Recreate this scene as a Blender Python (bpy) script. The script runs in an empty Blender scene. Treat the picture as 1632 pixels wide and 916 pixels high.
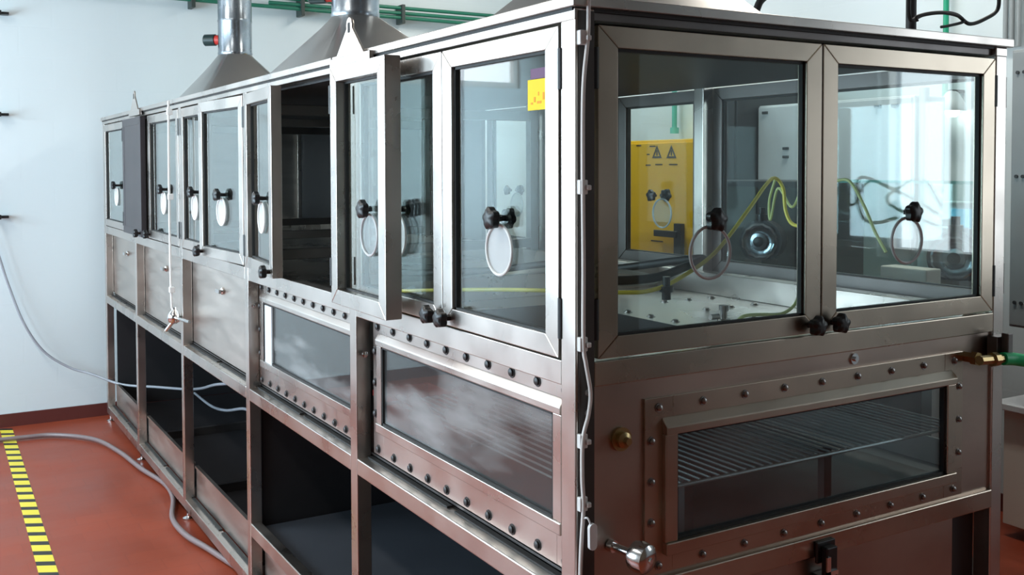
import bpy, math, random
from mathutils import Vector, Matrix
random.seed(4)
PI = math.pi
SC = bpy.context.scene
COL = SC.collection

# ------------------------------------------------------------------ camera, world, lights, exposure
W_PX, H_PX = 1632, 916
F_PX, CY_PX = 1610.3, 318.16
CAM = Vector((-1.096, -1.604, 1.6))
PITCH, ROLL, YAW = .03313, -.0026, .537
FLOOR = -.085
def cam_basis():
    c, s = math.cos(YAW), math.sin(YAW)
    fw = Vector((s, c, 0)); rt = Vector((c, -s, 0)); up = Vector((0, 0, 1))
    f2 = fw*math.cos(PITCH) - up*math.sin(PITCH); u2 = up*math.cos(PITCH) + fw*math.sin(PITCH)
    r3 = rt*math.cos(ROLL) + u2*math.sin(ROLL); u3 = u2*math.cos(ROLL) - rt*math.sin(ROLL)
    return f2, r3, u3
FW, RT, UP = cam_basis()
cd = bpy.data.cameras.new('camera'); cam = bpy.data.objects.new('camera', cd); COL.objects.link(cam)
cd.sensor_fit = 'HORIZONTAL'; cd.sensor_width = 36; cd.lens = 36*F_PX/W_PX
cd.shift_y = -(H_PX/2 - CY_PX)/W_PX; cd.clip_start = .02
M = Matrix((( RT.x, UP.x, -FW.x, CAM.x), (RT.y, UP.y, -FW.y, CAM.y), (RT.z, UP.z, -FW.z, CAM.z), (0, 0, 0, 1)))
cam.matrix_world = M
SC.camera = cam
SC.view_settings.view_transform = 'Standard'; SC.view_settings.look = 'None'
SC.view_settings.gamma = 1; SC.view_settings.exposure = 0.4
try: SC.view_settings.use_curve_mapping = False
except Exception: pass
wd = bpy.data.worlds.new('world'); SC.world = wd; wd.use_nodes = True
wd.node_tree.nodes['Background'].inputs[0].default_value = (.75, .88, 1, 1)
wd.node_tree.nodes['Background'].inputs[1].default_value = 1.0
def area(name, loc, rot, sx, sy, power, col):
    l = bpy.data.lights.new(name, 'AREA'); l.shape = 'RECTANGLE'; l.size = sx; l.size_y = sy
    l.energy = power; l.color = col
    o = bpy.data.objects.new(name, l); COL.objects.link(o); o.location = loc; o.rotation_euler = rot
    return o
XW4 = 3.58
WIN_Y = [(.6, 2.4), (3.0, 5.2)]
for k, (a, b) in enumerate(WIN_Y):
    area('window_daylight', (-3.72, (a+b)/2, 1.75), (0, -PI/2, 0), 1.7, b-a, [95, 150][k], (.66, .86, 1))
area('window_daylight', (-2.55, 5.80, 2.80), (-PI/2, 0, 0), 1.5, 1.1, 15, (.86, .93, 1))
area('window_daylight', (XW4, -1.65, 1.8), (0, PI/2, 0), 1.3, .8, 9, (.86, .95, 1))  # added unseen window light, brightens the right part of the end face
# ceiling tubes: the lamps' own light is made with the lamps further down
TUBE_POWER = 22

# at(px, py, axis, value): the point of a plane of the room seen at a pixel (used to take measures off the photograph)
def at(px, py, ax, val):
    v = FW + RT*((px-816)/F_PX) + UP*((CY_PX-py)/F_PX)
    return CAM + v*((val-CAM[ax])/v[ax])

# ------------------------------------------------------------------ materials
def mat(name, col, rough=.5, metal=0., noise=0., nscale=8, bump=0., stretch=None, rvar=0., emis=None, spec=.5, alpha=1.):
    m = bpy.data.materials.new(name); m.use_nodes = True
    nt = m.node_tree; b = nt.nodes['Principled BSDF']
    b.inputs['Base Color'].default_value = (*col, 1); b.inputs['Roughness'].default_value = rough
    b.inputs['Metallic'].default_value = metal; b.inputs['Specular IOR Level'].default_value = spec
    b.inputs['Alpha'].default_value = alpha
    if emis: b.inputs['Emission Color'].default_value = (*emis[0], 1); b.inputs['Emission Strength'].default_value = emis[1]
    if noise or bump or rvar:
        tc = nt.nodes.new('ShaderNodeTexCoord'); mp = nt.nodes.new('ShaderNodeMapping'); nz = nt.nodes.new('ShaderNodeTexNoise')
        nt.links.new(tc.outputs['Object'], mp.inputs[0]); nt.links.new(mp.outputs[0], nz.inputs[0])
        if stretch: mp.inputs['Scale'].default_value = stretch
        nz.inputs['Scale'].default_value = nscale; nz.inputs['Detail'].default_value = 5
        if noise:
            mx = nt.nodes.new('ShaderNodeMix'); mx.data_type = 'RGBA'
            mx.inputs[6].default_value = (*[max(0, c*(1-noise)) for c in col], 1); mx.inputs[7].default_value = (*[min(1, c*(1+noise)) for c in col], 1)
            nt.links.new(nz.outputs[0], mx.inputs[0]); nt.links.new(mx.outputs[2], b.inputs['Base Color'])
        if rvar:
            mr = nt.nodes.new('ShaderNodeMapRange'); mr.inputs[3].default_value = rough-rvar; mr.inputs[4].default_value = rough+rvar
            mr.inputs[1].default_value = .3; mr.inputs[2].default_value = .7
            nt.links.new(nz.outputs[0], mr.inputs[0]); nt.links.new(mr.outputs[0], b.inputs['Roughness'])
        if bump:
            bp = nt.nodes.new('ShaderNodeBump'); bp.inputs['Strength'].default_value = bump; bp.inputs['Distance'].default_value = .004
            nt.links.new(nz.outputs[0], bp.inputs['Height']); nt.links.new(bp.outputs[0], b.inputs['Normal'])
    return m
def glass(name, tint, refl=1.0, frost=0., refl_streak=0.):
    m = bpy.data.materials.new(name); m.use_nodes = True; nt = m.node_tree; nt.nodes.clear()
    out = nt.nodes.new('ShaderNodeOutputMaterial'); tr = nt.nodes.new('ShaderNodeBsdfTransparent'); gl = nt.nodes.new('ShaderNodeBsdfGlossy')
    tr.inputs[0].default_value = (*tint, 1); gl.inputs['Roughness'].default_value = .02; gl.inputs[0].default_value = (.95, 1, 1, 1)
    lw = nt.nodes.new('ShaderNodeLayerWeight'); lw.inputs[0].default_value = .5     # Schlick's reflection from the viewing angle, same on both faces
    pw = nt.nodes.new('ShaderNodeMath'); pw.operation = 'POWER'; pw.inputs[1].default_value = 4.2; nt.links.new(lw.outputs['Facing'], pw.inputs[0])
    mu = nt.nodes.new('ShaderNodeMath'); mu.operation = 'MULTIPLY_ADD'; mu.inputs[1].default_value = .8*refl; mu.inputs[2].default_value = .05*refl; mu.use_clamp = True
    nt.links.new(pw.outputs[0], mu.inputs[0])
    mx = nt.nodes.new('ShaderNodeMixShader'); nt.links.new(mu.outputs[0], mx.inputs[0])
    nt.links.new(tr.outputs[0], mx.inputs[1]); nt.links.new(gl.outputs[0], mx.inputs[2])
    last = mx
    if frost:
        df = nt.nodes.new('ShaderNodeBsdfDiffuse'); df.inputs[0].default_value = (.85, .85, .85, 1)
        m2 = nt.nodes.new('ShaderNodeMixShader'); m2.inputs[0].default_value = frost
        nt.links.new(mx.outputs[0], m2.inputs[1]); nt.links.new(df.outputs[0], m2.inputs[2]); last = m2
    if refl_streak:        # pale diagonal reflection streaks painted onto the pane as diffuse haze
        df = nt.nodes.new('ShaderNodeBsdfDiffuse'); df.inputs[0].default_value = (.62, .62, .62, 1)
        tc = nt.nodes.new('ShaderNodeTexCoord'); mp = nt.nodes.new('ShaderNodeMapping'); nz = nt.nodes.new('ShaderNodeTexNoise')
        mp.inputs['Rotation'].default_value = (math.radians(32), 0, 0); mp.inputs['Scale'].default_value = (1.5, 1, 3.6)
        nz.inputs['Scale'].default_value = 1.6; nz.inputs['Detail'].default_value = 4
        mr = nt.nodes.new('ShaderNodeMapRange'); mr.inputs[1].default_value = .46; mr.inputs[2].default_value = .70; mr.inputs[3].default_value = refl_streak*.1; mr.inputs[4].default_value = refl_streak
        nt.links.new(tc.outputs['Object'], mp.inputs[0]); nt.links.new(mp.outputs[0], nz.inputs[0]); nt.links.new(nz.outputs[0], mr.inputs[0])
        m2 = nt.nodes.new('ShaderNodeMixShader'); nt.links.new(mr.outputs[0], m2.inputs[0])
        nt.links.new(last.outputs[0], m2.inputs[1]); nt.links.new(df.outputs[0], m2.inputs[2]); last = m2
    nt.links.new(last.outputs[0], out.inputs[0])
    return m
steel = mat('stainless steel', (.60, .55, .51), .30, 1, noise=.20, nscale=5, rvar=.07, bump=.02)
steel_b = mat('brushed stainless sheet', (.57, .515, .47), .36, 1, noise=.18, nscale=4, stretch=(1, 1, 6), rvar=.06)
steel_e = mat('patina and reflection brown steel', (.50, .425, .345), .31, 1, noise=.38, nscale=3.2, rvar=.08, bump=.02)  # patina brown, with the brown reflection of floor and dim room mixed in
steel_es = mat('patina and reflection brown steel sheet', (.46, .375, .32), .38, 1, noise=.30, nscale=3, stretch=(1, 1, 2), rvar=.06)  # sheet brown also holds the floor's red-brown reflection
steel_dk = mat('dark and shaded steel sheet', (.17, .155, .15), .42, 1, noise=.25, nscale=6, rvar=.08)  # chamber shade is put into this colour; also serves plain dark steel
steel_br = mat('bright galvanised duct', (.34, .38, .42), .25, 1, noise=.12, nscale=7, rvar=.08)
hoodm = mat('hood sheet metal', (.56, .54, .52), .38, 1, noise=.1, nscale=3, rvar=.05)
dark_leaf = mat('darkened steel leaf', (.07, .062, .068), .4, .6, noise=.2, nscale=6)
dark_in = mat('shade-dark interior panel', (.018, .017, .019), .5, 0, noise=.3, nscale=5)  # near-black puts the shade inside chamber and base bays into the colour
black = mat('black plastic', (.012, .012, .013), .38)
rubber = mat('black rubber', (.015, .015, .015), .6)
chrome = mat('polished steel', (.75, .75, .75), .15, 1)
boltm = mat('bolt steel', (.35, .33, .32), .35, 1)
bolt_dk = mat('blackened bolt', (.035, .032, .032), .45)
ring_m = mat('pale grey ring', (.55, .55, .56), .3)
brass = mat('dull brass', (.45, .33, .16), .35, 1, noise=.2)
gl_door = glass('clear window glass', (.93, .97, .96), 1.25)
gl_dark = glass('tinted window glass', (.60, .64, .64), 1.0, refl_streak=.50)
gl_low = glass('lower end window glass', (.80, .85, .86), 1.1, refl_streak=.10)
gl_rear = glass('rear window glass', (.90, .95, .95), .35)
gl_tint = glass('greenish glass', (.72, .88, .86), 1.1)
clearp = glass('clear plastic', (.9, .9, .9), 1.3, .06)
frostp = glass('frosted plastic', (.9, .9, .9), 1., .45)
white_p = mat('white plastic', (.80, .79, .77), .45)
grey_cab = mat('grey cable sheath', (.80, .76, .73), .5)
hose_g = mat('clear grey hose', (.20, .15, .15), .3, spec=.6)
hose_w = mat('pale translucent hose', (.33, .35, .39), .25, spec=.7)
yel_tube = mat('yellow green tube', (.90, .76, .10), .4)
grn_tube = mat('pale green tube', (.66, .76, .30), .35)
green = mat('green hose rubber', (.01, .56, .20), .4, noise=.15, nscale=20)
green_pipe = mat('green painted pipe', (.015, .16, .10), .45)
teal_pipe = mat('teal painted pipe', (.10, .48, .42), .45)
yellow = mat('yellow cabinet paint', (.98, .58, .008), .4, noise=.04)
dk_ink = mat('dark print', (.06, .035, .01), .5)
whitem = mat('white enamel', (.66, .69, .72), .35)
cream = mat('cream enamel', (.72, .69, .62), .5)
redm = mat('red plastic', (.55, .03, .02), .45)
darkcab = mat('dark grey cabinet paint', (.035, .036, .04), .5)
greycab = mat('blue grey cabinet paint', (.30, .33, .34), .4, noise=.06)
screenm = mat('cyan screen', (.1, .45, .65), .3, emis=((.1, .5, .8), .6))
paper_y = mat('yellow paper', (.95, .66, .01), .7)
paper_o = mat('orange print', (.85, .32, .01), .7)
purple = mat('purple tape', (.13, .05, .13), .6)
tubem = mat('lamp tube glow', (1, 1, 1), .5, emis=((1, .97, .9), 9))
led = mat('tag white', (.85, .85, .85), .4)

def wallmat(name, col, n=.04, lines=False):
    m = mat(name, col, .7, noise=n, nscale=1.2, bump=.0)
    if lines:
        nt = m.node_tree; b = nt.nodes['Principled BSDF']
        tc = nt.nodes.new('ShaderNodeTexCoord'); bt = nt.nodes.new('ShaderNodeTexBrick'); mp = nt.nodes.new('ShaderNodeMapping')
        mp.inputs['Rotation'].default_value = (PI/2, 0, 0)
        nt.links.new(tc.outputs['Object'], mp.inputs[0]); nt.links.new(mp.outputs[0], bt.inputs[0])
        bt.inputs['Scale'].default_value = 1; bt.inputs['Brick Width'].default_value = .4; bt.inputs['Row Height'].default_value = .2
        bt.inputs['Mortar Size'].default_value = .006; bt.inputs['Color1'].default_value = (1, 1, 1, 1); bt.inputs['Color2'].default_value = (1, 1, 1, 1); bt.inputs['Mortar'].default_value = (.3, .3, .3, 1)
        bp = nt.nodes.new('ShaderNodeBump'); bp.inputs['Strength'].default_value = .25; bp.inputs['Distance'].default_value = .004
        nt.links.new(bt.outputs[0], bp.inputs['Height']); nt.links.new(bp.outputs[0], b.inputs['Normal'])
    return m
wall_m = wallmat('white painted masonry', (.67, .745, .77), lines=True)
wall_n = wallmat('brown grey wall paint', (.15, .105, .07))
ceil_m = wallmat('ceiling paint', (.34, .33, .31))
def floormat():
    m = mat('red clay tile floor', (.29, .050, .020), .42, noise=.30, nscale=2.5, rvar=.1)
    nt = m.node_tree; b = nt.nodes['Principled BSDF']
    tc = nt.nodes.new('ShaderNodeTexCoord'); bt = nt.nodes.new('ShaderNodeTexBrick')
    nt.links.new(tc.outputs['Object'], bt.inputs[0])
    bt.offset = .5; bt.inputs['Scale'].default_value = 1; bt.inputs['Brick Width'].default_value = .25; bt.inputs['Row Height'].default_value = .125
    bt.inputs['Mortar Size'].default_value = .003; bt.inputs['Color1'].default_value = (1, 1, 1, 1); bt.inputs['Color2'].default_value = (.9, .88, .88, 1); bt.inputs['Mortar'].default_value = (.86, .86, .88, 1)
    mx = nt.nodes.new('ShaderNodeMix'); mx.data_type = 'RGBA'; mx.blend_type = 'MULTIPLY'; mx.inputs[0].default_value = 1
    src = b.inputs['Base Color'].links[0].from_socket
    nt.links.new(src, mx.inputs[6]); nt.links.new(bt.outputs[0], mx.inputs[7]); nt.links.new(mx.outputs[2], b.inputs['Base Color'])
    return m
floor_m = floormat()
skirt_m = mat('dark red skirting', (.10, .022, .018), .45)

# ------------------------------------------------------------------ mesh helpers
class MB:
    def __init__(s): s.v = []; s.f = []
    def add(s, vs, fs):
        k = len(s.v); s.v += [Vector(p) for p in vs]; s.f += [tuple(i+k for i in f) for f in fs]; return s
    def hexa(s, a, b):
        """prism between two rings of equal length"""
        n = len(a); fs = [tuple(range(n))[::-1], tuple(range(n, 2*n))]
        fs += [(i, (i+1) % n, n+(i+1) % n, n+i) for i in range(n)]
        return s.add(list(a)+list(b), fs)
    def box(s, x0, x1, y0, y1, z0, z1, T=None):
        c = [(x0, y0), (x1, y0), (x1, y1), (x0, y1)]
        a = [(x, y, z0) for x, y in c]; b = [(x, y, z1) for x, y in c]
        if T: a = [T(*p) for p in a]; b = [T(*p) for p in b]
        return s.hexa(a, b)
    def tube(s, pts, r, n=10, smooth=True, closed=False):
        pts = [Vector(p) for p in pts]
        if smooth and len(pts) > 2:
            q = []
            for i in range(len(pts)-1):
                p0 = pts[max(i-1, 0)]; p1 = pts[i]; p2 = pts[i+1]; p3 = pts[min(i+2, len(pts)-1)]
                for k in range(8):
                    t = k/8
                    q.append(.5*((2*p1)+(p2-p0)*t+(2*p0-5*p1+4*p2-p3)*t*t+(3*p1-p0-3*p2+p3)*t**3))
            q.append(pts[-1]); pts = q
        rings = []; up = None
        for i, p in enumerate(pts):
            d = (pts[min(i+1, len(pts)-1)]-pts[max(i-1, 0)]).normalized()
            if up is None: up = Vector((0, 0, 1)) if abs(d.z) < .9 else Vector((1, 0, 0))
            a = d.cross(up)
            if a.length < 1e-4: a = d.orthogonal()
            a.normalize(); b = a.cross(d).normalized(); up = b
            rings.append([p+a*r*math.cos(2*PI*k/n)+b*r*math.sin(2*PI*k/n) for k in range(n)])
        vs = [p for g in rings for p in g]; fs = []
        for i in range(len(rings)-1):
            for k in range(n): fs.append((i*n+k, i*n+(k+1) % n, (i+1)*n+(k+1) % n, (i+1)*n+k))
        fs += [tuple(range(n))[::-1], tuple(range((len(rings)-1)*n, len(rings)*n))]
        return s.add(vs, fs)
    def lathe(s, o, d, prof, n=24, lob=0, amp=0.):
        """prof: list of (distance along d, radius)"""
        o = Vector(o); d = Vector(d).normalized(); a = d.orthogonal().normalized(); b = d.cross(a)
        vs = []; fs = []
        for h, r in prof:
            for k in range(n):
                t = 2*PI*k/n; rr = r*(1+amp*math.cos(lob*t)) if lob else r
                vs.append(o+d*h+(a*math.cos(t)+b*math.sin(t))*rr)
        m = len(prof)
        for i in range(m-1):
            for k in range(n): fs.append((i*n+k, i*n+(k+1) % n, (i+1)*n+(k+1) % n, (i+1)*n+k))
        fs += [tuple(range(n))[::-1], tuple(range((m-1)*n, m*n))]
        return s.add(vs, fs)
    def torus(s, o, d, R, r, n=32, m=8):
        o = Vector(o); d = Vector(d).normalized(); a = d.orthogonal().normalized(); b = d.cross(a)
        vs = []; fs = []
        for i in range(n):
            t = 2*PI*i/n; e = a*math.cos(t)+b*math.sin(t)
            for k in range(m):
                u = 2*PI*k/m; vs.append(o+e*(R+r*math.cos(u))+d*r*math.sin(u))
        for i in range(n):
            for k in range(m): fs.append((i*m+k, ((i+1) % n)*m+k, ((i+1) % n)*m+(k+1) % m, i*m+(k+1) % m))
        return s.add(vs, fs)
    def build(s, name, m, parent=None, bevel=0., smooth=False):
        me = bpy.data.meshes.new(name)
        me.from_pydata([tuple(p) for p in s.v], [], s.f)
        import bmesh
        bm = bmesh.new(); bm.from_mesh(me); bmesh.ops.recalc_face_normals(bm, faces=bm.faces)
        root = parent
        off = Vector((0, 0, 0))
        while root is not None:
            off += root.location; root = root.parent
        if parent is None and s.v:    # origin at the base of the thing
            lo = Vector([min(v.co[i] for v in bm.verts) for i in range(3)]); hi = Vector([max(v.co[i] for v in bm.verts) for i in range(3)])
            loc = Vector(((lo.x+hi.x)/2, (lo.y+hi.y)/2, lo.z)); bmesh.ops.translate(bm, verts=bm.verts, vec=-loc)
        else:
            loc = Vector((0, 0, 0)); bmesh.ops.translate(bm, verts=bm.verts, vec=-off)
        bm.to_mesh(me); bm.free()
        me.materials.append(m)
        if smooth:
            for p in me.polygons: p.use_smooth = True
        o = bpy.data.objects.new(name, me); COL.objects.link(o); o.parent = parent; o.location = loc
        if smooth:
            try:
                me.set_sharp_from_angle(angle=math.radians(40))
            except Exception: pass
        if bevel:
            bv = o.modifiers.new('bevel', 'BEVEL'); bv.width = bevel; bv.segments = 2; bv.limit_method = 'ANGLE'; bv.harden_normals = False
        return o
def box(x0, x1, y0, y1, z0, z1): return MB().box(x0, x1, y0, y1, z0, z1)
def tag(o, label, cat, group=None, kind=None):
    o['label'] = label; o['category'] = cat
    if group: o['group'] = group
    if kind: o['kind'] = kind
    return o
def empty(name, loc, label, cat, group=None):
    o = bpy.data.objects.new(name, None); COL.objects.link(o); o.location = loc; o.empty_display_size = .1
    return tag(o, label, cat, group)
def struct(name, mb, m, **k):
    o = mb.build(name, m, **k); o['kind'] = 'structure'; return o

# ------------------------------------------------------------------ the room
XL, XR, YF, YN, ZC = -3.6, 3.45, 5.68, -4.2, 3.6
struct('floor', box(XL-.2, XR+.2, YN-.2, YF+.2, FLOOR-.1, FLOOR), floor_m)
struct('ceiling', box(XL-.2, XR+.2, YN-.2, YF+.2, ZC, ZC+.1), ceil_m)
wf = MB()
for a, b, c, e in ((XL-.2, -3.3, FLOOR, ZC), (-1.8, XR+.2, FLOOR, ZC), (-3.3, -1.8, FLOOR, 2.25), (-3.3, -1.8, 3.35, ZC)): wf.box(a, b, YF, YF+.15, c, e)
struct('wall_far', wf, wall_m)
wf = MB()
for a, b, c, e in ((-3.3, -3.25, 2.25, 3.35), (-1.85, -1.8, 2.25, 3.35), (-3.25, -1.85, 2.25, 2.30), (-3.25, -1.85, 3.30, 3.35), (-2.57, -2.53, 2.30, 3.30)): wf.box(a, b, YF+.03, YF+.09, c, e)
struct('window_3', wf, white_p)
wr_ = MB()
for a, b, c, e in ((YN, -2.1, FLOOR, ZC), (-1.2, YF, FLOOR, ZC), (-2.1, -1.2, FLOOR, 1.1), (-2.1, -1.2, 2.5, ZC)): wr_.box(XR, XR+.15, a, b, c, e)
struct('wall_right', wr_, wall_m)
wr_ = MB()
for a, b, c, e in ((-2.1, -2.05, 1.1, 2.5), (-1.25, -1.2, 1.1, 2.5), (-2.05, -1.25, 1.1, 1.15), (-2.05, -1.25, 2.45, 2.5), (-1.67, -1.63, 1.15, 2.45)): wr_.box(XR+.03, XR+.09, a, b, c, e)
struct('window_4', wr_, white_p)  # added window out of view, put in for light on the end face
struct('wall_near', box(XL-.2, XR+.2, YN-.15, YN, FLOOR, ZC), wall_n)
wl = MB(); ZW0, ZW1 = .9, 2.6
wl.box(XL-.15, XL, YN, YF, FLOOR, ZW0); wl.box(XL-.15, XL, YN, YF, ZW1, ZC)
ys = [YN] + [q for w in WIN_Y for q in w] + [YF]
for i in range(0, len(ys), 2): wl.box(XL-.15, XL, ys[i], ys[i+1], ZW0, ZW1)
struct('wall_left', wl, wall_m)
for i, (a, b) in enumerate(WIN_Y):
    f = MB(); c = (a+b)/2
    for y0, y1, z0, z1 in ((a, a+.05, ZW0, ZW1), (b-.05, b, ZW0, ZW1), (a, b, ZW0, ZW0+.05), (a, b, ZW1-.05, ZW1), (c-.03, c+.03, ZW0, ZW1)):
        f.box(XL-.09, XL-.03, y0, y1, z0, z1)
    w = struct('window_%d' % (i+1), f, white_p)
struct('baseboard_far', box(XL, XR, YF-.012, YF, FLOOR, -.0), skirt_m)
struct('baseboard_right', box(XR-.012, XR, YN, YF-.012, FLOOR, -.0), skirt_m)

# ceiling lamps (two-tube battens)
for (x, y) in ((-1.9, 1.0), (-1.9, 3.6), (2.4, 1.2), (2.4, 4.2)):
    e = empty('ceiling_lamp', (x, y, ZC-.1), 'long tube ceiling lamp over the ' + ('aisle' if x < 0 else 'back benches') + (' at its near end' if y < 2 else ' by the far wall'), 'lamp', 'tube lamps on the ceiling')
    box(x-.09, x+.09, y-.65, y+.65, ZC-.06, ZC).build('housing', whitem, e, bevel=.005)
    for s in (-.045, .045):
        MB().tube([(x+s, y-.6, ZC-.085), (x+s, y+.6, ZC-.085)], .014, smooth=False).build('tube', tubem, e, smooth=True)
    l = area('lamp_light', (0, 0, -.02), (0, 0, 0), .2, 1.25, TUBE_POWER, (1, .95, .86)); l.parent = e

# yellow and black floor tape
def ground(px, py): return at(px, py, 2, FLOOR)
A = ground(11, 688); B = ground(78, 916); d = (B-A); B = B + d*.25; d = B-A; L = d.length; d.normalize(); nrm = Vector((-d.y, d.x, 0))
wv = .036; step = .067; n = int(L/step)+2
e = empty('floor_tape', (A.x, A.y, FLOOR), 'yellow and black striped hazard tape stuck on the red floor', 'floor tape')
tape_y, tape_k = mat('tape yellow', (.80, .66, .05), .5), mat('tape black', (.02, .02, .02), .5)
sl = d*.018
for i in range(n):
    t0, t1 = A+d*(i*step-.1), A+d*((i+1)*step-.1)
    if i % 2: t0 = t0-d*.008; t1 = t1+d*.008
    else: t0 = t0+d*.008; t1 = t1-d*.008
    z0, z1 = Vector((0, 0, .0003)), Vector((0, 0, .0014))
    q = [t0-nrm*wv-sl, t1-nrm*wv-sl, t1+nrm*wv+sl, t0+nrm*wv+sl]
    MB().hexa([p+z0 for p in q], [p+z1 for p in q]).build('yellow_stripe' if i % 2 else 'black_stripe', tape_y if i % 2 else tape_k, e)

# ------------------------------------------------------------------ the steel machine
MW, ML = 1.355, 5.51       # width (x) and length (y)
ZT = 1.925
mach = empty('glovebox_machine', (MW/2, ML/2, FLOOR), 'long stainless steel enclosure with glass doors, bolted lower windows and open bays', 'machine')
def P(mb, name, m, bevel=0., smooth=False, parent=None): return mb.build(name, m, parent or mach, bevel, smooth)
PY = [(0, .05), (1.118, 1.168), (2.2, 2.246), (3.285, 3.33), (4.418, 4.464), (5.46, 5.51)]
def T_front(u, n, w): return Vector((-n, u, w))          # long aisle side, u = y
def T_back(u, n, w): return Vector((MW+n, u, w))         # long far side
def T_end(u, n, w): return Vector((u, -n, w))            # short near end, u = x
# posts
for i, (a, b) in enumerate(PY):
    for side in (0, 1):
        x0, x1 = (0, .045) if side == 0 else (MW-.045, MW)
        P(MB().box(x0, x1, a, b, -.03, 1.882), 'post', steel, .003)
# adjustable feet
for i, (a, b) in enumerate(PY):
    for x in (.022, MW-.022):
        f = MB().lathe((x, (a+b)/2, FLOOR), (0, 0, 1), [(0, .03), (.008, .03), (.016, .012), (.06, .011)], 16)
        P(f, 'foot', chrome, smooth=True)
# long rails on both sides, per bay
for i in range(5):
    y0, y1 = PY[i][1], PY[i+1][0]
    for T in (T_front, T_back):
        P(MB().box(y0, y1, -.04, 0, 1.168, 1.217, T), 'sill_rail', steel, .002)
        P(MB().box(y0, y1, -.05, 0, .708, .755, T), 'middle_rail', steel, .003)
        P(MB().box(y0, y1, -.045, 0, -.03, .018, T), 'bottom_rail', steel, .003)
# slots between plates and rails (thin dark rubber seals in two lengths per bay)
for i in range(5):
    y0, y1 = PY[i][1], PY[i+1][0]; c = (y0+y1)/2
    for s0, s1 in ((y0+.01, c-.02), (c+.02, y1-.01)):
        P(MB().box(s0, s1, -.0445, -.029, .7552, .760, T_front), 'rubber_seal', rubber)
        if i >= 1: P(MB().box(s0, s1, -.045, -.029, .0182, .023, T_front), 'rubber_seal', rubber)
# header rails and lid
for T in (T_front, T_back):
    P(MB().box(0, ML, -.045, .001, 1.880, 1.902, T), 'header_rail', steel, .002)
P(box(.045, MW-.045, .012, .045, 1.882, 1.902), 'header_rail', steel_dk, .002)  # dark steel here paints the shadow line under the lid
P(box(.045, MW-.045, ML-.045, ML, 1.880, 1.902), 'header_rail', steel, .002)
for a, b in ((-.012, 1.262), (1.272, 3.40), (3.41, ML+.005)):
    P(box(-.012, MW+.012, a, b, 1.904, ZT), 'lid', steel, .002)
    P(box(-.004, MW+.004, max(a, 0)+.004, b-.004, 1.898, 1.906), 'lid_seal', rubber)
# lifting lugs
for yc in (1.095, 4.29):
    l = MB(); pts = [(yc-.115, 1.905)]
    for k in range(9):
        t = -PI*.1+PI*1.2*k/8; pts.append((yc-.022*math.cos(t)*1., 1.998+.024*math.sin(t)))
    pts.append((yc+.115, 1.905))
    l.hexa([(-.016, y, z) for y, z in pts], [(-.024, y, z) for y, z in pts])
    l.box(-.026, -.012, yc-.15, yc+.15, 1.884, 1.915)
    o = P(l, 'lifting_lug', steel, .002)
    h = MB().box(-.0255, -.0245, yc-.006, yc+.006, 1.978, 2.006); h.build('slot', rubber, o)

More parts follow.
